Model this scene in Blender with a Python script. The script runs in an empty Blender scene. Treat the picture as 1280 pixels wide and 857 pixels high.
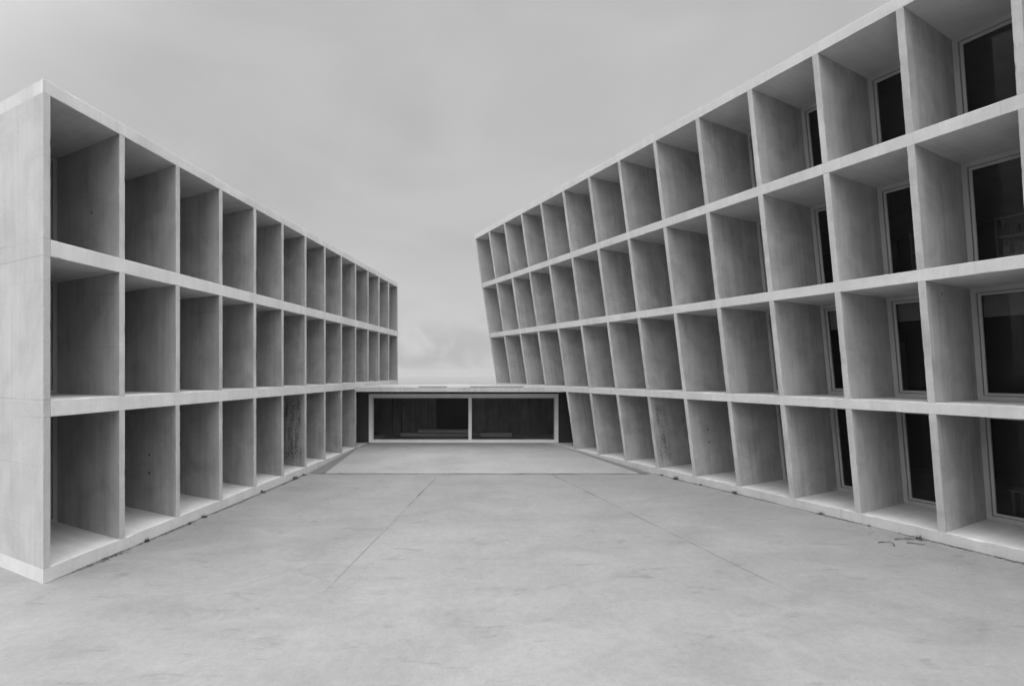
import bpy, bmesh, math, random
from mathutils import Vector, noise as mnoise

random.seed(7)
scene = bpy.context.scene
COL = scene.collection

# ---------------------------------------------------------------- helpers
def link(o, parent=None):
    COL.objects.link(o)
    if parent is not None:
        o.parent = parent
    return o

def tag(o, label=None, cat=None, group=None, kind=None):
    if label: o['label'] = label
    if cat: o['category'] = cat
    if group: o['group'] = group
    if kind: o['kind'] = kind
    return o

def empty(name, loc):
    e = bpy.data.objects.new(name, None)
    e.location = loc
    e.empty_display_size = 0.5
    return link(e)

class Frame:
    """maps facade coordinates (u along, d into the building, z up) to metres"""
    def __init__(self, p0, du, dd, lean=(0, 0), z0=0.0):
        self.p0, self.du, self.dd, self.lean, self.z0 = p0, du, dd, lean, z0
    def __call__(self, u, d, z):
        h = z - self.z0
        return Vector((self.p0[0] + u*self.du[0] + d*self.dd[0] + h*self.lean[0],
                       self.p0[1] + u*self.du[1] + d*self.dd[1] + h*self.lean[1], z))

class MB:
    """collects shapes for ONE mesh object"""
    def __init__(self, fr, origin):
        self.bm = bmesh.new(); self.uv = self.bm.loops.layers.uv.new('UVMap')
        self.fr, self.o = fr, Vector(origin)
    def quad(self, pts):
        # pts in (u,d,z); texture coordinates follow the plane the face lies in
        us = [max(p[i] for p in pts)-min(p[i] for p in pts) for i in range(3)]
        k = us.index(min(us))
        vs = [self.bm.verts.new(self.fr(*p)-self.o) for p in pts]
        f = self.bm.faces.new(vs)
        for lp, p in zip(f.loops, pts):
            lp[self.uv].uv = (p[1], p[2]) if k == 0 else ((p[0], p[2]) if k == 1 else (p[0], p[1]))
        return f
    def box(self, u0, u1, d0, d1, z0, z1, jit=0.0, seg=1):
        """a box; with jit the two front vertical edges are slightly uneven, as cast concrete is"""
        if not jit:
            for a in ((( u0, d0, z0), (u1, d0, z0), (u1, d0, z1), (u0, d0, z1)), ((u0, d1, z0), (u0, d0, z0), (u0, d0, z1), (u0, d1, z1)),
                      ((u1, d0, z0), (u1, d1, z0), (u1, d1, z1), (u1, d0, z1)), ((u1, d1, z0), (u0, d1, z0), (u0, d1, z1), (u1, d1, z1)),
                      ((u0, d1, z0), (u1, d1, z0), (u1, d0, z0), (u0, d0, z0)), ((u0, d0, z1), (u1, d0, z1), (u1, d1, z1), (u0, d1, z1))):
                self.quad(a)
            return self
        # arris: a 12 mm chamfer, here and there chipped, on both front edges
        zs = [z0+(z1-z0)*i/seg for i in range(seg+1)]
        def chip(): return random.uniform(.006, .010)+(random.uniform(.0, jit) if random.random() < .14 else 0)
        c0 = [chip() for _ in zs]; c1 = [chip() for _ in zs]; m = .045
        for i in range(seg):
            a, b = zs[i], zs[i+1]
            ca, cb, ea, eb = c0[i], c0[i+1], c1[i], c1[i+1]
            self.quad([(u0+m, d0, a), (u1-m, d0, a), (u1-m, d0, b), (u0+m, d0, b)])
            self.quad([(u0+ca, d0, a), (u0+m, d0, a), (u0+m, d0, b), (u0+cb, d0, b)])
            self.quad([(u1-m, d0, a), (u1-ea, d0, a), (u1-eb, d0, b), (u1-m, d0, b)])
            self.quad([(u0, d0+ca, a), (u0+ca, d0, a), (u0+cb, d0, b), (u0, d0+cb, b)])
            self.quad([(u1-ea, d0, a), (u1, d0+ea, a), (u1, d0+eb, b), (u1-eb, d0, b)])
            self.quad([(u0, d0+m, a), (u0, d0+ca, a), (u0, d0+cb, b), (u0, d0+m, b)])
            self.quad([(u1, d0+ea, a), (u1, d0+m, a), (u1, d0+m, b), (u1, d0+eb, b)])
        self.quad([(u0, d1, z0), (u0, d0+m, z0), (u0, d0+m, z1), (u0, d1, z1)])
        self.quad([(u1, d0+m, z0), (u1, d1, z0), (u1, d1, z1), (u1, d0+m, z1)])
        self.quad([(u1, d1, z0), (u0, d1, z0), (u0, d1, z1), (u1, d1, z1)])
        for z, q in ((z0, 0), (z1, -1)):
            self.quad([(u0, d1, z), (u1, d1, z), (u1, d0+c1[q], z), (u1-c1[q], d0, z), (u0+c0[q], d0, z), (u0, d0+c0[q], z)])
        return self
    def long_box(self, u0, u1, d0, d1, z0, z1, jit, step=0.16):
        """a slab whose long front edges waver by a few millimetres"""
        n = max(1, int(abs(u1-u0)/step))
        us = [u0+(u1-u0)*i/n for i in range(n+1)]
        def chip(): return random.uniform(.004, .008)+(random.uniform(.0, jit) if random.random() < .12 else 0)
        cl = [chip() for _ in us]; ch = [chip() for _ in us]; m = .045
        lo = [(u, d0, z0+c) for u, c in zip(us, cl)]; hi = [(u, d0, z1-c) for u, c in zip(us, ch)]
        for i in range(n):
            a, b = us[i], us[i+1]
            self.quad([lo[i], lo[i+1], (b, d0, z0+m), (a, d0, z0+m)])
            self.quad([(a, d0, z0+m), (b, d0, z0+m), (b, d0, z1-m), (a, d0, z1-m)])
            self.quad([(a, d0, z1-m), (b, d0, z1-m), hi[i+1], hi[i]])
            self.quad([hi[i], hi[i+1], (b, d0+ch[i+1], z1), (a, d0+ch[i], z1)])
            self.quad([(a, d0+cl[i], z0), (b, d0+cl[i+1], z0), lo[i+1], lo[i]])
            self.quad([(a, d0+ch[i], z1), (b, d0+ch[i+1], z1), (b, d1, z1), (a, d1, z1)])
            self.quad([(b, d0+cl[i+1], z0), (a, d0+cl[i], z0), (a, d1, z0), (b, d1, z0)])
            self.quad([(b, d1, z0), (a, d1, z0), (a, d1, z1), (b, d1, z1)])
        for q, u in ((0, u0), (-1, u1)):
            self.quad([(u, d1, z0), (u, d0+cl[q], z0), lo[q], hi[q], (u, d0+ch[q], z1), (u, d1, z1)])
        return self
    def ring(self, u0, u1, d0, d1, z0, z1, w, wb=None):
        wb = wb or w
        self.box(u0, u1, d0, d1, z0, z0+wb); self.box(u0, u1, d0, d1, z1-w, z1)
        self.box(u0, u0+w, d0, d1, z0+wb, z1-w); self.box(u1-w, u1, d0, d1, z0+wb, z1-w)
        return self
    def disc(self, u, d, z, r, depth, side, n=12):
        """short plug on a fin face, axis along u, facing side (+1/-1)"""
        ring = [(d+r*math.cos(2*math.pi*i/n), z+r*math.sin(2*math.pi*i/n)) for i in range(n)]
        vs = [self.bm.verts.new(self.fr(u+side*depth, a, b)-self.o) for a, b in ring]
        vb = [self.bm.verts.new(self.fr(u, a, b)-self.o) for a, b in ring]
        self.bm.faces.new(vs)
        for i in range(n):
            self.bm.faces.new([vs[i], vs[(i+1) % n], vb[(i+1) % n], vb[i]])
        return self
    def build(self, name, mat, parent=None, weld=True):
        if weld: bmesh.ops.remove_doubles(self.bm, verts=self.bm.verts, dist=1e-5)
        bmesh.ops.recalc_face_normals(self.bm, faces=self.bm.faces)
        me = bpy.data.meshes.new(name); self.bm.to_mesh(me); self.bm.free()
        me.materials.append(mat)
        return link(bpy.data.objects.new(name, me), parent)

def raw_mesh(name, verts, faces, mat, parent=None, smooth=False):
    me = bpy.data.meshes.new(name); me.from_pydata(verts, [], faces); me.update()
    me.materials.append(mat)
    if smooth:
        for p in me.polygons: p.use_smooth = True
    return link(bpy.data.objects.new(name, me), parent)

# ---------------------------------------------------------------- materials
class NT:
    def __init__(self, name):
        self.m = bpy.data.materials.new(name); self.m.use_nodes = True
        self.t = self.m.node_tree; self.t.nodes.clear()
    def n(self, typ, **kw):
        nd = self.t.nodes.new(typ)
        for k, v in kw.items():
            if k.startswith('i_'):
                nd.inputs[k[2:].replace('_', ' ')].default_value = v
            else: setattr(nd, k, v)
        return nd
    def l(self, a, b): self.t.links.new(a, b)
    def math(self, op, a, b=None, c=None, clamp=False):
        nd = self.t.nodes.new('ShaderNodeMath'); nd.operation = op; nd.use_clamp = clamp
        for i, x in enumerate((a, b, c)):
            if x is None: continue
            if hasattr(x, 'links'): self.l(x, nd.inputs[i])
            else: nd.inputs[i].default_value = x
        return nd.outputs[0]
    def mapping(self, vec, scale=(1, 1, 1), loc=None):
        nd = self.t.nodes.new('ShaderNodeMapping'); nd.inputs['Scale'].default_value = scale
        self.l(vec, nd.inputs['Vector'])
        if loc is not None: self.l(loc, nd.inputs['Location'])
        return nd.outputs[0]
    def noise(self, vec, scale, detail=5, rough=.55, dist=0.0):
        nd = self.t.nodes.new('ShaderNodeTexNoise')
        nd.inputs['Scale'].default_value = scale; nd.inputs['Detail'].default_value = detail
        nd.inputs['Roughness'].default_value = rough; nd.inputs['Distortion'].default_value = dist
        self.l(vec, nd.inputs['Vector']); return nd.outputs['Fac']
    def range(self, v, a, b, c, d, smooth=False):
        nd = self.t.nodes.new('ShaderNodeMapRange')
        if smooth: nd.interpolation_type = 'SMOOTHSTEP'
        self.l(v, nd.inputs[0])
        for i, x in enumerate((a, b, c, d)): nd.inputs[1+i].default_value = x
        return nd.outputs[0]
    def grey(self, v):
        nd = self.t.nodes.new('ShaderNodeCombineColor')
        for i in range(3):
            if hasattr(v, 'links'): self.l(v, nd.inputs[i])
            else: nd.inputs[i].default_value = v
        return nd.outputs[0]
    def finish(self, col, rough=.85, bump=None, bstr=.2, bdist=.01, spec=.3):
        b = self.t.nodes.new('ShaderNodeBsdfPrincipled')
        if hasattr(col, 'links'): self.l(col, b.inputs['Base Color'])
        else: b.inputs['Base Color'].default_value = (col, col, col, 1)
        if hasattr(rough, 'links'): self.l(rough, b.inputs['Roughness'])
        else: b.inputs['Roughness'].default_value = rough
        b.inputs['Specular IOR Level'].default_value = spec
        if bump is not None:
            bp = self.t.nodes.new('ShaderNodeBump'); bp.inputs['Strength'].default_value = bstr
            bp.inputs['Distance'].default_value = bdist
            self.l(bump, bp.inputs['Height']); self.l(bp.outputs[0], b.inputs['Normal'])
        o = self.t.nodes.new('ShaderNodeOutputMaterial'); self.l(b.outputs[0], o.inputs['Surface'])
        return self.m

def concrete(name, base, contrast=1.0, boards=True, patch=None, pours=()):
    """fair-faced concrete: blotches, vertical run marks, board seams, pores"""
    k = NT(name)
    uv = k.n('ShaderNodeUVMap', uv_map='UVMap').outputs[0]
    rnd = k.n('ShaderNodeObjectInfo').outputs['Random']
    off = k.n('ShaderNodeCombineXYZ')
    k.l(k.math('MULTIPLY', rnd, 53.0), off.inputs[0]); k.l(k.math('MULTIPLY', rnd, 29.0), off.inputs[1])
    k.l(k.math('MULTIPLY', rnd, 11.0), off.inputs[2])
    v = k.mapping(uv, (1, 1, 1), off.outputs[0])
    vs = k.mapping(uv, (3.2, .22, 1), off.outputs[0])
    vh = k.mapping(uv, (.3, 2.4, 1), off.outputs[0])
    blot = k.noise(v, .9, 6, .6, .6)
    run = k.noise(vs, 1.6, 4, .6)
    lay = k.noise(vh, 1.1, 4, .6)
    fine = k.noise(v, 26, 7, .75)
    val = k.math('MULTIPLY', k.range(blot, .3, .7, -.13*contrast, .13*contrast), 1.0)
    val = k.math('ADD', val, k.range(run, .3, .7, -.07*contrast, .07*contrast))
    val = k.math('ADD', val, k.range(lay, .3, .7, -.014*contrast, .014*contrast))
    val = k.math('ADD', val, k.range(fine, .3, .7, -.075, .075))
    sep = k.n('ShaderNodeSeparateXYZ'); k.l(uv, sep.inputs[0])
    h = fine
    if boards:
        # form-board seams every 0.28 m, broken up by noise
        fx = k.math('FRACT', k.math('DIVIDE', k.math('ADD', sep.outputs[0], 100.0), .28))
        line = k.math('SUBTRACT', 1.0, k.range(k.math('ABSOLUTE', k.math('SUBTRACT', fx, .5)), 0.0, .045, 0, 1, True))
        msk = k.range(k.noise(vs, .9, 3), .44, .62, 0, 1)
        line = k.math('MULTIPLY', line, msk)
        val = k.math('SUBTRACT', val, k.math('MULTIPLY', line, .032*contrast))
        cell = k.math('FLOOR', k.math('DIVIDE', k.math('ADD', sep.outputs[0], 100.14), .28))
        wn = k.n('ShaderNodeTexWhiteNoise', noise_dimensions='2D')
        cv = k.n('ShaderNodeCombineXYZ'); k.l(cell, cv.inputs[0]); k.l(rnd, cv.inputs[1]); k.l(cv.outputs[0], wn.inputs['Vector'])
        val = k.math('ADD', val, k.range(wn.outputs['Value'], 0, 1, -.016*contrast, .016*contrast))
    # run-off streaks and a faint horizontal day joint
    vt = k.mapping(uv, (5.5, .16, 1), off.outputs[0])
    val = k.math('SUBTRACT', val, k.math('MULTIPLY', k.range(k.noise(vt, 1.0, 5, .65), .56, .74, 0, 1, True), .16*contrast))
    fz = k.math('FRACT', k.math('DIVIDE', k.math('ADD', sep.outputs[1], 50.35), 1.27))
    jl = k.math('SUBTRACT', 1.0, k.range(k.math('ABSOLUTE', k.math('SUBTRACT', fz, .5)), 0.0, .012, 0, 1, True))
    val = k.math('SUBTRACT', val, k.math('MULTIPLY', k.math('MULTIPLY', jl, k.range(k.noise(vh, .8, 3), .45, .6, 0, 1)), .14))
    for zz in pours:      # broken construction joints at the floors
        pj = k.math('SUBTRACT', 1.0, k.range(k.math('ABSOLUTE', k.math('SUBTRACT', k.math('ADD', sep.outputs[1], k.math('MULTIPLY', k.noise(vh, 1.4, 3), .06)), zz+.03)), .004, .018, 0, 1, True))
        val = k.math('SUBTRACT', val, k.math('MULTIPLY', k.math('MULTIPLY', pj, k.range(k.noise(vh, 2.5, 4), .40, .56, .15, 1)), .22))
    # a different pour, a shade lighter or darker
    val = k.math('ADD', val, k.range(rnd, 0, 1, -.05, .05))
    # air pores
    vor = k.n('ShaderNodeTexVoronoi'); vor.inputs['Scale'].default_value = 6.5; k.l(v, vor.inputs['Vector'])
    pore = k.range(vor.outputs['Distance'], .03, .07, 1, 0)
    val = k.math('SUBTRACT', val, k.math('MULTIPLY', pore, .22))
    mul = k.math('ADD', 1.0, val)
    if patch:
        u0, u1, lo, hi, amt = patch
        inside = k.math('MULTIPLY', k.range(sep.outputs[0], u0-.12, u0+.12, 0, 1, True), k.range(sep.outputs[0], u1-.12, u1+.12, 1, 0, True))
        inside = k.math('MULTIPLY', inside, k.math('MULTIPLY', k.range(sep.outputs[1], lo, lo+.4, 0, 1, True), k.range(sep.outputs[1], hi-.5, hi, 1, 0, True)))
        pit = k.math('ADD', k.noise(k.mapping(uv, (1, 1.5, 1)), 13, 3, .7), k.range(k.noise(k.mapping(uv, (2.5, .6, 1)), 1.7, 2), .3, .7, -.12, .12))
        pits = k.range(pit, .46, .56, 0, 1)
        mul = k.math('SUBTRACT', mul, k.math('MULTIPLY', k.math('MULTIPLY', pits, inside), amt))
        h = k.math('SUBTRACT', fine, k.math('MULTIPLY', k.math('MULTIPLY', pits, inside), .8))
    col = k.grey(k.math('MULTIPLY', mul, base, clamp=True))
    return k.finish(col, .88, h, .25, .006, .25)

M = {}
M['fin'] = concrete('fin_concrete', .35, 1.45)
M['fin_pitted'] = concrete('pitted_fin_concrete', .35, 1.5, True, (.25, 1.45, .35, 3.3, .60))
M['fin_pitted_right'] = concrete('rough_fin_concrete', .35, 1.5, True, (.15, .85, .30, 3.2, .38))
M['slab'] = concrete('slab_concrete', .45, .8, False)
M['wall'] = concrete('end_wall_concrete', .345, .75, True, None, (3.37, 3.72, 6.66, 7.01))
M['roof'] = concrete('canopy_concrete', .33, 1.3, False)
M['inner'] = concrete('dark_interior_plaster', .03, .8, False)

def plain(name, base, rough, scale=30, amp=.1, spec=.4):
    k = NT(name)
    v = k.n('ShaderNodeTexCoord').outputs['Object']
    f = k.noise(v, scale, 4, .6); g = k.noise(v, scale*.06, 3, .6)
    m = k.math('ADD', k.range(f, .3, .7, 1-amp, 1+amp), k.range(g, .3, .7, -amp, amp))
    return k.finish(k.grey(k.math('MULTIPLY', m, base)), rough, f, .05, .003, spec)
M['frame'] = plain('painted_window_frame', .36, .5, 25, .05)
M['frame_light'] = plain('pale_window_frame', .62, .45, 25, .05)
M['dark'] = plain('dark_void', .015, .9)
M['hole'] = plain('dark_formwork_hole', .07, .9)
M['metal'] = plain('grey_edge_metal', .22, .6, 40, .1)
M['weed'] = plain('dry_weed', .10, .9, 60, .5, .1)
M['dirt'] = plain('loose_dirt', .12, .95, 60, .5, .1)
M['twig'] = plain('dead_twig', .085, .9, 60, .4, .1)
M['joint'] = plain('joint_filler', .10, .95, 6, .35, .1)
M['drain'] = plain('dark_drain_metal', .06, .7, 8, .3)  # dark grey metal of the drain strip and the roof flashing
M['blind'] = plain('grey_roller_blind', .62, .8)
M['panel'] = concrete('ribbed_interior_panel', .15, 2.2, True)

def glass(name, tint=.75, ior=1.45):
    k = NT(name)
    tr = k.n('ShaderNodeBsdfTransparent'); tr.inputs['Color'].default_value = (tint, tint, tint, 1)
    gl = k.n('ShaderNodeBsdfGlossy'); gl.inputs['Roughness'].default_value = .015
    gl.inputs['Color'].default_value = (.9, .9, .9, 1)
    v = k.n('ShaderNodeTexCoord').outputs['Object']
    bp = k.n('ShaderNodeBump'); bp.inputs['Strength'].default_value = .04; bp.inputs['Distance'].default_value = .02
    k.l(k.noise(v, .8, 1), bp.inputs['Height']); k.l(bp.outputs[0], gl.inputs['Normal'])
    fr = k.n('ShaderNodeFresnel'); fr.inputs['IOR'].default_value = ior
    mx = k.n('ShaderNodeMixShader'); k.l(fr.outputs[0], mx.inputs[0]); k.l(tr.outputs[0], mx.inputs[1]); k.l(gl.outputs[0], mx.inputs[2])
    o = k.n('ShaderNodeOutputMaterial'); k.l(mx.outputs[0], o.inputs['Surface'])
    return k.m
M['glass'] = glass('tinted_window_glass', .62, 1.30)
M['glass_link'] = glass('pavilion_glass', .85, 1.12)

def paving(name, base):
    k = NT(name)
    v = k.n('ShaderNodeTexCoord').outputs['Object']
    big = k.noise(v, .16, 5, .6, .8)
    mid = k.noise(k.mapping(v, (.6, 1.1, 1)), .9, 8, .68, .6)
    tro = k.noise(k.mapping(v, (.7, 1.9, 1)), 1.3, 8, .68, .5)
    fine = k.noise(v, 18, 8, .78)
    vor = k.n('ShaderNodeTexVoronoi'); vor.inputs['Scale'].default_value = .55; k.l(v, vor.inputs['Vector'])
    val = k.math('ADD', k.range(big, .3, .7, -.10, .10), k.range(mid, .3, .7, -.11, .11))
    val = k.math('ADD', val, k.range(fine, .3, .7, -.10, .10))
    grit = k.noise(v, 5.5, 9, .75)
    val = k.math('ADD', val, k.range(grit, .3, .7, -.10, .10))
    scr = k.range(tro, .57, .66, 0, -.16, True)      # darker trowel smears
    # hairline cracks, broken up
    wv = k.n('ShaderNodeTexNoise'); wv.inputs['Scale'].default_value = .9; wv.inputs['Detail'].default_value = 5; k.l(v, wv.inputs['Vector'])
    mv = k.n('ShaderNodeVectorMath', operation='MULTIPLY_ADD'); k.l(wv.outputs['Color'], mv.inputs[0]); mv.inputs[1].default_value = (1.4, 1.4, 0); k.l(v, mv.inputs[2])
    cr = k.n('ShaderNodeTexVoronoi', feature='DISTANCE_TO_EDGE'); cr.inputs['Scale'].default_value = .13; k.l(mv.outputs[0], cr.inputs['Vector'])
    ck = k.math('MULTIPLY', k.range(cr.outputs['Distance'], 0, .004, 1, 0), k.range(k.noise(v, .35, 3), .48, .60, 0, 1))
    val = k.math('SUBTRACT', val, k.math('MULTIPLY', ck, .16))
    # scattered spots and drips
    sv = k.n('ShaderNodeTexVoronoi'); sv.inputs['Scale'].default_value = 1.7; k.l(mv.outputs[0], sv.inputs['Vector'])
    sw = k.n('ShaderNodeSeparateColor'); k.l(sv.outputs['Color'], sw.inputs[0])
    spot = k.math('MULTIPLY', k.range(sv.outputs['Distance'], .03, .10, 1, 0, True), k.range(sw.outputs[0], .72, .8, 0, 1))
    val = k.math('SUBTRACT', val, k.math('MULTIPLY', spot, .14))
    lt = k.range(tro, .30, .40, .07, 0, True)
    val = k.math('ADD', val, k.math('ADD', scr, lt))
    col = k.grey(k.math('MULTIPLY', k.math('ADD', 1.0, val), base))
    h = k.math('ADD', fine, k.math('MULTIPLY', mid, 2.0))
    return k.finish(col, k.range(mid, .3, .7, .7, .92), h, .25, .008, .3)
M['paving'] = paving('courtyard_concrete', .19)
M['ramp'] = paving('ramp_concrete', .245)
M['shaded_ramp_flank'] = paving('shade_tinted_flank_concrete', .13)  # darker paving concrete; shade beside the plinths is put into the colour
M['terrain'] = paving('distant_scrub', .12)

# ---------------------------------------------------------------- measures (metres)
F_PX, CX, HOR = 635.9, 640.0, 464.1        # of the 1280 x 857 photograph
EYE = 4.30                                  # camera above the courtyard
FLOOR = 0.30                                # plinth floor above the courtyard
FW = 0.155                                  # fin width on the facade

# left building: upright facade, raking fins
TH = 0.0758; SL = 0.4583*4
Ldir = (math.sin(TH), math.cos(TH)); Lfin = (-.889, .457)
LP0 = (-2.3374*4, 3.0512*4)
LF = Frame(LP0, Ldir, Lfin)
L_ORG = LF(-SL, 0, 0)
LDEP, LBACK = 3.08, 11.0
L_UA, L_UB = -SL-FW/2, 12*SL+FW/2
zl = lambda l: EYE+4*l
L_LEV = [(FLOOR, zl(-.2325)), (zl(-.2325)+.345, zl(.5903)), (zl(.5903)+.345, zl(1.414))]

# right building: four storeys, leaning over the courtyard
TR = 0.504; SR = .3376*1.4347*4
Rdir = (math.sin(TR), -math.cos(TR)); Rin = (math.cos(TR), math.sin(TR)); LEAN = math.tan(.1674)
RP0 = (-.0863*1.4347*4, 5.7617*1.4347*4)
RF = Frame(RP0, Rdir, Rin, (-Rin[0]*LEAN, -Rin[1]*LEAN), FLOOR)
R_ORG = RF(0, 0, 0)
RDEP, RBACK, RN = 2.40, 10.0, 16
R_UA, R_UB = -FW/2, RN*SR+FW/2
zr = lambda l: EYE+4*1.4347*l
ST = .28
R_LEV = [(FLOOR, zr(-.1571)-ST/2), (zr(-.1571)+ST/2, zr(.4005)-ST/2), (zr(.4005)+ST/2, zr(.9483)-ST/2), (zr(.9483)+ST/2, zr(1.4523))]

# ---------------------------------------------------------------- the two cellular buildings
def cell_building(name, label, fr, org, lev, s, n0, n1, ua, ub, dep, back, roof_t, special, zbot, gone=(), blinds=()):
    root = empty(name, org)
    tag(root, label, 'building')
    mb = lambda: MB(fr, org)
    # plinth, floor slabs and roof run through from end to end
    mb().long_box(ua, ub, 0, back, zbot, lev[0][0], .025).build('plinth', M['slab'], root)
    for i in range(len(lev)-1):
        mb().long_box(ua+FW, ub-FW, 0, back, lev[i][1], lev[i+1][0], .016).build('floor_slab', M['slab'], root)
    top = lev[-1][1]
    rf = mb().long_box(ua, ub, 0, back, top, top+roof_t, .014).build('roof_slab', M['slab'], root)
    c = mb(); ca, cb_ = top+roof_t+.001, top+roof_t+.035
    c.box(ua+.03, ub-.03, .03, .28, ca, cb_); c.box(ua+.03, ub-.03, back-.28, back-.03, ca, cb_)
    c.box(ua+.03, ua+.28, .28, back-.28, ca, cb_); c.box(ub-.28, ub-.03, .28, back-.28, ca, cb_)
    c.build('coping', M['slab'], rf)
    # fins between the slabs; the first and last are the full-depth end walls
    for n in range(n0, n1+1):
        end = n in (n0, n1)
        b = mb()
        if end: b.box(n*s-FW/2, n*s+FW/2, 0, back, lev[0][0], lev[-1][1], .016, 80)
        for k, (a, z) in enumerate(lev if not end else []):
            if k == 0 and n in gone: continue
            b.box(n*s-FW/2, n*s+FW/2, 0, back if end else dep+.02, a, z, .020, 26)
        b.build('end_wall' if end else 'fin', M['wall'] if end else M[special.get(n, 'fin')], root)
    # wall far inside that closes the rooms
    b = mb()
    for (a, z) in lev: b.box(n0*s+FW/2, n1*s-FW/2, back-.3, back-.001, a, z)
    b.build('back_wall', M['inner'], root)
    b = mb()
    # windows at the back of the cells: one per storey built, the others are copies
    for lv, (a, z) in enumerate(lev):
        first = None
        for n in range(n0, n1):
            if lv == 0 and (n in gone or n+1 in gone): continue
            if first is None:
                nf = n
                u0, u1 = n*s+FW/2+.004, (n+1)*s-FW/2-.004
                w = mb()
                w.ring(u0, u1, dep, dep+.14, a+.004, z-.004, .115)
                w.ring(u0+.130, u1-.130, dep+.045, dep+.13, a+.134, z-.134, .065)
                first = w.build('window', M['frame'], root)
                gk = mb().ring(u0+.116, u1-.116, dep+.07, dep+.12, a+.120, z-.120, .0135).build('gasket', M['dark'], first)
                p = mb()
                p.box(u0+.19, u1-.19, dep+.082, dep+.090, a+.194, z-.194)
                pane = p.build('pane', M['glass'], first)
            else:
                o = first.copy(); COL.objects.link(o); o.parent = root
                k = (n-nf)*s
                o.location = (fr.du[0]*k, fr.du[1]*k, 0)
                q = pane.copy(); COL.objects.link(q); q.parent = o
                q = gk.copy(); COL.objects.link(q); q.parent = o
            if (lv, n) in blinds:
                uu = nf*s
                MB(fr, org).box(uu+.28, uu+s-.28, dep+.16, dep+.18, z-.20-blinds[(lv, n)], z-.20).build('roller_blind', M['blind'], first if n == nf else o)
    return root

left = cell_building('left_building', 'three storey concrete building with upright grid of deep cells beside the courtyard',
                     LF, L_ORG, L_LEV, SL, -1, 12, L_UA, L_UB, LDEP, LBACK, .27, {5: 'fin_pitted'}, -.25, (9, 10, 11))
left.name = 'cellular_building'
right = cell_building('cellular_building', 'four storey concrete building whose cell grid leans outward over the courtyard',
                      RF, R_ORG, R_LEV, SR, 0, RN, R_UA, R_UB, RDEP, RBACK, .25, {7: 'fin_pitted_right'}, -.25, (1, 2, 3),
                      {(1, 12): .55, (1, 11): .50, (1, 10): .6, (1, 13): .5})

# formwork holes that show on a few fins
def hole(root, fr, org, u, d, z, r, side):
    MB(fr, org).disc(u, d, z, r*1.25, .004, side).build('formwork_hole', M['hole'], root)

# ---------------------------------------------------------------- glazed link between them
CAN_T, CAN_B = EYE-.82, EYE-1.06
GY = 7.15*4                                     # glass line
def leftX(y): return LP0[0]+(y-LP0[1])*math.tan(TH)
def rightX(y, z=FLOOR):
    x = RP0[0]+(RP0[1]-y)*math.tan(TR)
    return x-(z-FLOOR)*LEAN/math.cos(TR)
IDENT = Frame((0, 0), (1, 0), (0, 1))
pav = empty('glazed_pavilion', (-2.7, GY, 0))
tag(pav, 'low flat roofed pavilion with wide window joining the two concrete buildings', 'pavilion')
PO = Vector((-2.7, GY, 0))
def poly_prism(name, pts, z0, z1, mat, parent, org):
    bm = bmesh.new(); uv = bm.loops.layers.uv.new('UVMap')
    lo = [bm.verts.new(Vector((x, y, z0))-org) for x, y in pts]; hi = [bm.verts.new(Vector((x, y, z1))-org) for x, y in pts]
    bm.faces.new(lo[::-1]); bm.faces.new(hi)
    for i in range(len(pts)):
        j = (i+1) % len(pts); bm.faces.new([lo[i], lo[j], hi[j], hi[i]])
    for f in bm.faces:
        for lp in f.loops:
            c = lp.vert.co
            lp[uv].uv = (c.x, c.y) if abs(f.normal.z) > .5 else (c.x+c.y, c.z)
    bmesh.ops.recalc_face_normals(bm, faces=bm.faces)
    me = bpy.data.meshes.new(name); bm.to_mesh(me); bm.free(); me.materials.append(mat)
    return link(bpy.data.objects.new(name, me), parent)
cyL, cyR, cyB = LF(8*SL, 0, 0).y-.05, RF(4*SR, 0, FLOOR).y+.05, 33.0
zc = (CAN_T+CAN_B)/2
roof = poly_prism('roof_slab', [(leftX(cyL)+.006, cyL), (rightX(cyR, CAN_B)-.012, cyR), (rightX(cyB, CAN_B)-.012, cyB), (leftX(cyB)+.006, cyB)],
                  CAN_B, CAN_T, M['roof'], pav, PO)
# thin metal flashing along the front of the roof, in two lengths
for (xa, xb) in ((-4.9, -3.4), (-2.2, .6)):
    f = lambda x: cyL+(cyR-cyL)*(x-leftX(cyL))/(rightX(cyR, CAN_B)-leftX(cyL))
    poly_prism('flashing', [(xa, f(xa)+.03), (xb, f(xb)+.03), (xb, f(xb)+.16), (xa, f(xa)+.16)], CAN_T+.002, CAN_T+.035, M['drain'], roof, PO)
zb, zt = FLOOR, EYE-.315*4
gxa, gxb = (461-640)/F_PX*GY, (698-640)/F_PX*GY
b = MB(IDENT, PO); b.ring(gxa, gxb, GY, GY+.2, zb, zt, .20, .15); win = b.build('window', M['frame_light'], pav)
MB(IDENT, PO).ring(gxa+.2, gxb-.2, GY+.08, GY+.18, zb+.15, zt-.2, .05, .03).build('sash', M['frame'], win)
mx = (587.5-640)/F_PX*GY
MB(IDENT, PO).box(mx-.09, mx+.09, GY+.01, GY+.19, zb+.15, zt-.2).build('mullion', M['frame_light'], win)
for (xa, xb) in ((gxa+.25, mx-.09), (mx+.09, gxb-.25)):
    MB(IDENT, PO).box(xa, xb, GY+.12, GY+.13, zb+.18, zt-.25).build('pane', M['glass_link'], win)
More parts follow.
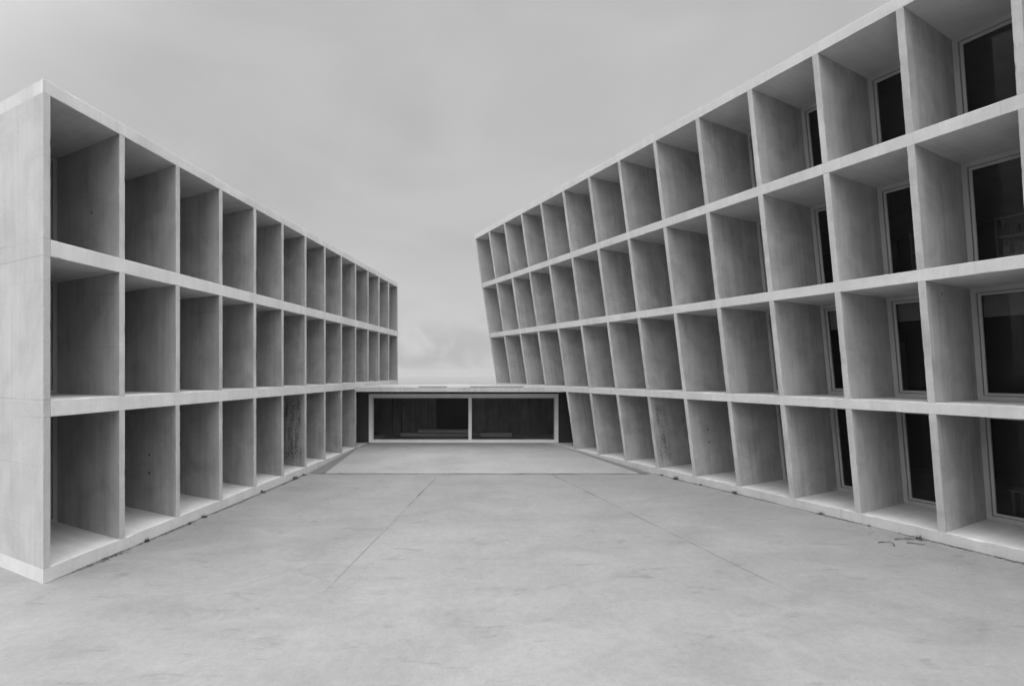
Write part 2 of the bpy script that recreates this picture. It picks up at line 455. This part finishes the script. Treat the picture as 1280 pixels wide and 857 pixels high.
# header between frame and roof, cheeks, and the far wall of the room
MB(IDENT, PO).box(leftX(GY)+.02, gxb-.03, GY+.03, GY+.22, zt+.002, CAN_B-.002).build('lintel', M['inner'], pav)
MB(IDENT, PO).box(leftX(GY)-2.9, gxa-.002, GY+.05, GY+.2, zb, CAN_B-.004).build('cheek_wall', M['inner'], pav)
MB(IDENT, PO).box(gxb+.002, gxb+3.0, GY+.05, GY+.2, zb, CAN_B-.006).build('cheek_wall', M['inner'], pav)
yB = 32.4
pxB = lambda px: (px-640)/F_PX*yB
dx0, dx1 = pxB(545), pxB(586)
bw = MB(IDENT, PO)
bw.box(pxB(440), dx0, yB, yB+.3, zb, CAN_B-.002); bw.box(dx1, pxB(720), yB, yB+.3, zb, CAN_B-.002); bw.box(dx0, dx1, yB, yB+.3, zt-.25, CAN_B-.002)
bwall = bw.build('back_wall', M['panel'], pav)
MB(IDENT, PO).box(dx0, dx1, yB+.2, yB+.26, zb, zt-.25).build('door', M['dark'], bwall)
# upright lining panels on the back wall, of uneven widths
xs = [478, 492, 503, 520, 536, 541]; ys = [592, 608, 622, 635, 650, 668]
for a_, b_ in list(zip(xs, xs[1:]))+list(zip(ys, ys[1:])):
    dd = random.uniform(.05, .3)
    MB(IDENT, PO).box(pxB(a_)+.03, pxB(b_)-.03, yB-dd, yB-.002, zb, zt-random.uniform(0, .1)).build('lining_panel', M['panel'], bwall)
# low steps inside
MB(IDENT, PO).box(pxB(505), pxB(590), yB-1.0, yB-.32, zb-.012, zb+.18).build('step', M['frame'], pav)
MB(IDENT, PO).box(pxB(525), pxB(590), yB-.70, yB-.31, zb+.18, zb+.36).build('step', M['frame'], pav)
MB(IDENT, PO).box(pxB(602), pxB(640), yB-1.1, yB-.5, zb-.012, zb+.22).build('bench', M['frame'], pav)

# ---------------------------------------------------------------- ground
def ground_h(x, y):
    # a plateau that falls away behind and to the sides, down to a plain
    r = max(0.0, y-42.0, abs(x)-75.0, -y-70)
    t = min(1.0, r/160.0)
    n = mnoise.noise(Vector((x*.02, y*.02, 0)))*1.5*min(1, r/25.0)
    return -.03-60.0*t*t*(3-2*t)+n
axis = [-6000, -4000, -2500, -1500, -900, -600, -420, -320, -260, -220, -190, -165, -145, -128, -112, -98, -86, -75]+list(range(-68, 69, 8))+[75, 86, 98, 112, 128, 145, 165, 190, 220, 260, 320, 420, 600, 900, 1500, 2500, 4000, 6000]
axis_y = [-6000, -4000, -2500, -1500, -900, -600, -420, -320, -260, -220, -190, -165, -145, -128, -112, -98, -86, -75]+list(range(-68, 38, 8))+[42, 50, 58, 68, 80, 92, 106, 120, 136, 152, 170, 190, 210, 235, 270, 330, 420, 600, 900, 1500, 2500, 4000, 6000]
V = [(x, y, ground_h(x, y)) for y in axis_y for x in axis]
nx = len(axis)
Fc = [(j*nx+i, j*nx+i+1, (j+1)*nx+i+1, (j+1)*nx+i) for j in range(len(axis_y)-1) for i in range(nx-1)]
tag(raw_mesh('ground', V, Fc, M['terrain'], smooth=True), kind='structure')

yF = 21.40                                       # where the ramp starts
yT = LF(8*SL, 0, 0).y                            # where it is level with the plinth
court = raw_mesh('courtyard', [(-45, -50, 0), (45, -50, 0), (45, 37, 0), (-45, 37, 0)], [(0, 1, 2, 3)], M['paving'])
tag(court, kind='structure')
# ramp up to the pavilion, its flanks sloping down to the foot of the plinths
iL0, iR0 = leftX(yF)+.80, rightX(yF)-.60
oL0, oR0 = leftX(yF)+.03, rightX(yF)+.00
V = [(iL0, yF, .028), (iR0, yF, .028), (rightX(yT)-.10, yT, .26), (leftX(yT)+.10, yT, .26),
     (leftX(32.3)+.02, 32.3, .285), (rightX(32.3)-.02, 32.3, .285), (leftX(GY)+.02, GY, .285), (rightX(GY)-.02, GY, .285),
     (oL0, yF, .004), (oR0-.02, yF, .004), (leftX(yT)+.02, yT, .255), (rightX(yT)-.02, yT, .255),
     (iL0, yF, -.02), (iR0, yF, -.02)]
Fc = [(0, 1, 2, 3), (3, 2, 7, 6), (6, 7, 5, 4), (12, 13, 1, 0)]
tag(raw_mesh('ramp', V, Fc, M['ramp']), kind='structure')
tag(raw_mesh('shaded_ramp_flank', V, [(8, 0, 3, 10), (1, 9, 11, 2)], M['shaded_ramp_flank']), kind='structure')  # sloping flanks of the ramp, with their shade painted in

def strip(name, pts, w, z, mat, seg=40, taper=0.0):
    """a thin uneven line on the paving"""
    (x0, y0), (x1, y1) = pts
    L = math.hypot(x1-x0, y1-y0); tx, ty = (x1-x0)/L, (y1-y0)/L; nx_, ny_ = -ty, tx
    vs, fs = [], []
    for i in range(seg+1):
        t = i/seg; wob = mnoise.noise(Vector((t*9, x0, y0)))*.015
        ww = w*(1-taper*t)*(.15+1.5*abs(mnoise.noise(Vector((t*14, y0, x0+5)))))
        cx_, cy_ = x0+tx*L*t+nx_*wob, y0+ty*L*t+ny_*wob
        vs += [(cx_-nx_*ww/2, cy_-ny_*ww/2, z), (cx_+nx_*ww/2, cy_+ny_*ww/2, z)]
        if i: fs.append((2*i-2, 2*i-1, 2*i+1, 2*i))
    return raw_mesh(name, vs, fs, mat)
def gp(px, py, z=0.0):
    """point of the paving under a pixel of the photograph"""
    Y = F_PX*(EYE-z)/(py-HOR); return ((px-CX)/F_PX*Y, Y)
tag(strip('drain', [(iL0-.3, yF-.07), (iR0+.35, yF-.07)], .11, .004, M['drain'], 60), kind='structure')
a, b2 = gp(545, 597), gp(476, 667.5); e = (a[0]+(b2[0]-a[0])*1.5, a[1]+(b2[1]-a[1])*1.5)
tag(strip('paving_joint', [a, e], .058, .004, M['joint'], 120, .85), kind='structure')
a, b2 = gp(690, 592.8), gp(845, 669); e = (a[0]+(b2[0]-a[0])*1.5, a[1]+(b2[1]-a[1])*1.5)
tag(strip('paving_joint', [a, e], .058, .004, M['joint'], 120, .85), kind='structure')

def foot_line(name, fx, y0, y1, sgn):
    vs, fs = [], []
    n = 160
    for i in range(n+1):
        y = y0+(y1-y0)*i/n; x = fx(y)
        w_ = .012+.075*max(0.0, mnoise.noise(Vector((y*1.3, sgn*9, 1)))+.18)+.03*abs(mnoise.noise(Vector((y*7, sgn*3, 1))))
        vs += [(x+sgn*.002, y, .004), (x+sgn*w_, y, .004)]
        if i: fs.append((2*i-2, 2*i-1, 2*i+1, 2*i))
    tag(raw_mesh(name, vs, fs, M['dirt']), kind='structure')
foot_line('kerb_dirt', leftX, 10.5, yF, 1)
foot_line('kerb_dirt', lambda y: rightX(y, 0), 4.0, yF, -1)

# crumbs of dirt and leaves along the foot of the plinths
vs, fs = [], []
def flake(x, y, r, z=.003):
    k = len(vs); n = random.randint(4, 6); a0 = random.random()*6.28
    for i in range(n):
        a_ = a0+6.283*i/n; rr = r*random.uniform(.5, 1.2)
        vs.append((x+rr*math.cos(a_)*1.3, y+rr*math.sin(a_), z+random.uniform(0, r*.6)))
    fs.append(tuple(range(k, k+n)))
for i in range(2600):
    y = random.uniform(10.5, yF-.2); 
    if mnoise.noise(Vector((0, y*.9, 3))) < random.uniform(-.25, .4): continue
    flake(leftX(y)+.012+abs(random.gauss(0, .06)), y, random.uniform(.008, .034))
for i in range(2600):
    y = random.uniform(5.0, yF-.2)
    if mnoise.noise(Vector((7, y*.9, 3))) < random.uniform(-.25, .4): continue
    flake(rightX(y, 0)-.012-abs(random.gauss(0, .06)), y, random.uniform(.008, .034))
tag(raw_mesh('leaf_litter', vs, fs, M['dirt']), 'dark crumbs of dirt and leaves along the foot of the plinths', 'litter', kind='stuff')

def weed(x, y, h, blades, label, spread=1.0, twiggy=False, side=1):
    random.seed(int(x*100+y*1000))
    vs, fs = [], []
    for i in range(blades):
        a_ = random.uniform(0, 6.283); ln = h*random.uniform(.5, 1.1); bend = random.uniform(.3, 1.3)*spread
        bx, by = random.gauss(0, h*.28), random.gauss(0, h*.28)
        w = random.uniform(.008, .02) if not twiggy else .008
        dx, dy = math.cos(a_), math.sin(a_); p = []
        for s_ in range(4):
            t = s_/3; r = bend*ln*t*t*.9+.1*ln*t; z = max(.002, ln*t*(1-.35*bend*t))
            p.append((bx+dx*r, by+dy*r, z, w*(1-t)+.002))
        k = len(vs)
        for (qx, qy, qz, qw) in p: vs += [(qx-dy*qw, qy+dx*qw, qz), (qx+dy*qw, qy-dx*qw, qz)]
        for s_ in range(3): fs.append((k+2*s_, k+2*s_+1, k+2*s_+3, k+2*s_+2))
    o = raw_mesh('weed_tuft', vs, fs, M['twig'] if twiggy else M['weed'])
    o.location = (x, y, .002)
    return tag(o, label, 'weed', 'weeds at the foot of the plinths')

def lw(px): 
    # point at the foot of the left plinth seen at that column of the photograph
    t = (px-CX)/F_PX; y = (LP0[0]-LP0[1]*math.tan(TH))/(t-math.tan(TH)); return leftX(y)+.07, y
def rw(px):
    t = (px-CX)/F_PX; y = (RP0[0]+RP0[1]*math.tan(TR)+.3*LEAN/math.cos(TR))/(t+math.tan(TR)); return rightX(y, 0)-.07, y
W = [(lw, 180, .10, 26, 'nearest weed tuft at the foot of the upright building'),
     (lw, 234, .08, 16, 'sparse little weed beside the second fin of the upright building'),
     (lw, 252, .12, 24, 'dark leaning weed in the gap between second and third fin of the upright building'),
     (lw, 326, .13, 34, 'broad low weed by the fourth fin of the upright building'),
     (lw, 367, .17, 38, 'bushiest dark weed just before the ramp at the upright building'),
     (lw, 378, .11, 20, 'small weed at the left end of the drain line'),
     (rw, 829, .11, 18, 'small weed at the right end of the drain line'),
     (rw, 847, .17, 36, 'bushy dark weed just before the ramp at the leaning building'),
     (rw, 878, .09, 20, 'thin low weed at the leaning building two fins past the rough one'),
     (rw, 921, .15, 38, 'broad weed below the dark patch at the leaning building'),
     (rw, 1029, .10, 26, 'grey weed tuft before the first windowed cell of the leaning building'),
     (rw, 1090, .06, 14, 'tiny weed beside the plinth of the leaning building near the dead twigs')]
for fn, px, h, bl, lab in W:
    x, y = fn(px); weed(x, y, h, bl, lab)
x, y = rw(1156); weed(x-.1, y-.02, .16, 30, 'upright dry stalk with twigs at the nearest corner of the leaning building', 1.0, True)
# a few dead twigs lying on the paving
def twig(px, py, ang, ln, label):
    x, y = gp(px, py); vs, fs = [], []
    def tube(a_, b_, r0, r1):
        k = len(vs); d = (b_-a_).normalized(); s1 = d.cross(Vector((0, 0, 1))).normalized(); s2 = d.cross(s1)
        for (c_, r) in ((a_, r0), (b_, r1)):
            for i in range(5): vs.append(tuple(c_+s1*r*math.cos(i*1.2566)+s2*r*math.sin(i*1.2566)))
        for i in range(5): fs.append((k+i, k+(i+1) % 5, k+5+(i+1) % 5, k+5+i))
    p = Vector((-ln/2*math.cos(ang), -ln/2*math.sin(ang), .012))
    for i in range(5):
        aa = ang+random.uniform(-.3, .3); q = p+Vector((math.cos(aa), math.sin(aa), 0))*ln/5; q.z = .012+random.uniform(0, .02)
        tube(p, q, .013-.002*i, .011-.002*i)
        if i in (1, 2, 3):
            ab = aa+random.choice((-.8, .8)); tube(q, q+Vector((math.cos(ab), math.sin(ab), .15))*ln*.25, .007, .003)
        p = q
    o = raw_mesh('dead_twig', vs, fs, M['twig']); o.location = (x, y, .002)
    return tag(o, label, 'twig', 'dead twigs on the paving')
twig(1118, 681, .9, .22, 'small dead twig between two longer twigs on the paving')
twig(1137, 674, -.9, .20, 'tiny dead twig touching the dry stalk')
twig(1128, 673, .3, .55, 'forked dead twig lying on the paving beside the dry stalk')
twig(1146, 680, -.5, .40, 'shorter dead twig lying nearest the plinth corner')
twig(1106, 678, .1, .35, 'dead twig lying farthest from the leaning building on open paving')

# furniture dimly seen through the nearest windows of the leaning building
def bookshelf(n, lv, label):
    z0 = R_LEV[lv][0]; u0, u1, d0 = n*SR+.25, (n+1)*SR-.25, RDEP+1.3
    org = RF((u0+u1)/2, d0, z0); root = empty('bookshelf', org)
    tag(root, label, 'bookshelf', 'bookshelves behind the windows')
    mb = lambda: MB(RF, org)
    b = mb(); b.box(u0, u0+.04, d0, d0+.35, z0+.002, z0+1.7); b.box(u1-.04, u1, d0, d0+.35, z0+.002, z0+1.7); b.box(u0+.04, u1-.04, d0+.33, d0+.349, z0+.002, z0+1.7)
    b.build('carcass', M['frame'], root)
    for i in range(4):
        zz = z0+.12+i*.5
        mb().box(u0+.041, u1-.041, d0+.01, d0+.329, zz, zz+.04).build('shelf', M['frame_light'], root)
        if i < 3:
            b = mb(); u = u0+.07
            while u < u1-.2:
                w_ = random.uniform(.02, .06); h_ = random.uniform(.2, .36)
                if random.random() < .8: b.box(u, u+w_, d0+.05+random.uniform(0, .04), d0+.28, zz+.041, zz+.041+h_)
                u += w_+.006
            b.build('book_row', random.choice((M['frame_light'], M['frame'], M['metal'])), root)
bookshelf(10, 2, 'bookshelf behind the slimmest visible window slit, third storey of the leaning building')
bookshelf(11, 2, 'bookshelf behind the half hidden third storey window of the leaning building')
bookshelf(12, 2, 'bookshelf behind the widest third storey window of the leaning building')
bookshelf(10, 1, 'bookshelf behind the narrow second storey window slit of the leaning building')
def desk(n, label):
    z0 = FLOOR; u0, u1, d0 = n*SR+.3, (n+1)*SR+.3, RDEP+.9
    org = RF((u0+u1)/2, d0, z0); root = empty('desk', org); tag(root, label, 'desk')
    mb = lambda: MB(RF, org)
    mb().box(u0, u1, d0, d0+.7, z0+.71, z0+.74).build('desktop', M['frame_light'], root)
    for u in (u0+.04, u1-.1):
        for d in (d0+.03, d0+.61): mb().box(u, u+.06, d, d+.06, z0+.002, z0+.709).build('leg', M['frame'], root)
    mb().box(u0+.11, u1-.11, d0+.6, d0+.62, z0+.35, z0+.70).build('modesty_panel', M['frame'], root)
desk(12, 'pale desk behind the nearest ground floor window of the leaning building')

# formwork holes seen in the photograph
hole(left, LF, L_ORG, -FW/2, 1.30, zl(.99), .028, -1)
hole(left, LF, L_ORG, SL-FW/2, 1.30, 1.92, .03, -1)
hole(left, LF, L_ORG, SL-FW/2, 1.30, 1.40, .035, -1)
hole(right, RF, R_ORG, 12*SR+FW/2, .80, 6.2, .022, 1)
hole(right, RF, R_ORG, 8*SR+FW/2, .95, 2.05, .03, 1)
hole(right, RF, R_ORG, 8*SR+FW/2, .95, 1.55, .03, 1)

# ---------------------------------------------------------------- haze
hz = NT('pale_air')
pv = hz.n('ShaderNodeVolumePrincipled'); pv.inputs['Density'].default_value = .0003
pv.inputs['Color'].default_value = (.47, .47, .47, 1); pv.inputs['Anisotropy'].default_value = 0.0
o_ = hz.n('ShaderNodeOutputMaterial'); hz.l(pv.outputs[0], o_.inputs['Volume'])
HX = 6500; za, zz = -70, 24
V = [(-HX, -HX, za), (HX, -HX, za), (HX, HX, za), (-HX, HX, za), (-HX, -HX, zz), (HX, -HX, zz), (HX, HX, zz), (-HX, HX, zz)]
tag(raw_mesh('haze', V, [(3, 2, 1, 0), (4, 5, 6, 7), (0, 1, 5, 4), (1, 2, 6, 5), (2, 3, 7, 6), (3, 0, 4, 7)], hz.m), kind='stuff')

# ---------------------------------------------------------------- sky and light
SUN_EL, SUN_AZ = 58, 186      # behind the camera
w = bpy.data.worlds.new('World'); scene.world = w; w.use_nodes = True
t = w.node_tree; t.nodes.clear()
sky = t.nodes.new('ShaderNodeTexSky'); sky.sky_type = 'NISHITA'; sky.sun_disc = False
sky.sun_elevation = math.radians(SUN_EL); sky.sun_rotation = math.radians(SUN_AZ)
sky.air_density = 1.0; sky.dust_density = 3.0
bw_ = t.nodes.new('ShaderNodeRGBToBW'); t.links.new(sky.outputs[0], bw_.inputs[0])
tc = t.nodes.new('ShaderNodeTexCoord')
def wmath(op, a, b=None, clamp=False):
    nd = t.nodes.new('ShaderNodeMath'); nd.operation = op; nd.use_clamp = clamp
    for i, x in enumerate((a, b)):
        if x is None: continue
        if hasattr(x, 'links'): t.links.new(x, nd.inputs[i])
        else: nd.inputs[i].default_value = x
    return nd.outputs[0]
def wrange(v, a, b, c, d):
    nd = t.nodes.new('ShaderNodeMapRange'); nd.interpolation_type = 'SMOOTHSTEP'; t.links.new(v, nd.inputs[0])
    for i, x in enumerate((a, b, c, d)): nd.inputs[1+i].default_value = x
    return nd.outputs[0]
def wnoise(scale3, s, det, dist=.4):
    mp = t.nodes.new('ShaderNodeMapping'); mp.inputs['Scale'].default_value = scale3; t.links.new(tc.outputs['Generated'], mp.inputs[0])
    nd = t.nodes.new('ShaderNodeTexNoise'); nd.inputs['Scale'].default_value = s; nd.inputs['Detail'].default_value = det
    nd.inputs['Distortion'].default_value = dist; t.links.new(mp.outputs[0], nd.inputs['Vector']); return nd.outputs['Fac']
sp = t.nodes.new('ShaderNodeSeparateXYZ'); t.links.new(tc.outputs['Generated'], sp.inputs[0])
el = sp.outputs[2]
# cloud deck: even grey, a paler band of broken cloud low down
deck = wrange(wnoise((1, 1, 2.2), 2.4, 7), .3, .7, -.07, .07)
low = wrange(wnoise((1, 1, 1.5), 9, 8, .66), .36, .64, -.17, .17)
lowm = wrange(el, .03, .15, 1, 0)
val = wmath('ADD', 1.0, wmath('ADD', deck, wmath('MULTIPLY', low, lowm)))
val = wmath('ADD', val, wmath('MULTIPLY', wrange(el, .02, .30, 1, 0), .15))
# unseen sky overhead, behind and beside brightened to light the facades, dimmed low down
def wdot(v):
    dt = t.nodes.new('ShaderNodeVectorMath'); dt.operation = 'DOT_PRODUCT'
    t.links.new(tc.outputs['Generated'], dt.inputs[0]); dt.inputs[1].default_value = v
    return dt.outputs['Value']
ahead = wdot((.02, 1, 0))
clear = wrange(ahead, .12, .74, 1, 0)  # mask keeping the added brightness out of the view ahead
bright = wmath('MULTIPLY', clear, wmath('ADD', wmath('MULTIPLY', wmath('MAXIMUM', el, 0.0), 40.0), wrange(el, -.02, .38, -3.2, 1.5)))
mixv = wmath('ADD', wmath('MULTIPLY', bw_.outputs[0], .10), wmath('MULTIPLY', val, wmath('ADD', bright, 4.9)))
cc = t.nodes.new('ShaderNodeCombineColor')
for i in range(3): t.links.new(mixv, cc.inputs[i])
bg = t.nodes.new('ShaderNodeBackground'); bg.inputs['Strength'].default_value = .1
t.links.new(cc.outputs[0], bg.inputs[0])
wo = t.nodes.new('ShaderNodeOutputWorld'); t.links.new(bg.outputs[0], wo.inputs[0])

sd = bpy.data.lights.new('sun', 'SUN'); sd.energy = .8; sd.angle = math.radians(40); sd.color = (1, 1, 1)
so = link(bpy.data.objects.new('sun', sd))
az, elv = math.radians(SUN_AZ), math.radians(SUN_EL)
dirv = Vector((math.sin(az)*math.cos(elv), math.cos(az)*math.cos(elv), math.sin(elv)))
so.rotation_euler = dirv.to_track_quat('Z', 'Y').to_euler(); so.location = (0, -20, 60)

# ---------------------------------------------------------------- camera and colour
cd = bpy.data.cameras.new('camera'); co = link(bpy.data.objects.new('camera', cd))
co.location = (0, 0, EYE); co.rotation_euler = (math.radians(90), 0, 0)
cd.sensor_width = 36; cd.lens = F_PX/1280*36
cd.shift_y = (HOR-428.5)/1280
cd.clip_start = .05; cd.clip_end = 20000
scene.camera = co
vw = scene.view_settings; vw.view_transform = 'Standard'; vw.look = 'None'; vw.gamma = 1; vw.use_curve_mapping = False
vw.exposure = 0.0
scene.cycles.max_bounces = 8; scene.cycles.volume_bounces = 1; scene.cycles.diffuse_bounces = 5; scene.cycles.transparent_max_bounces = 8
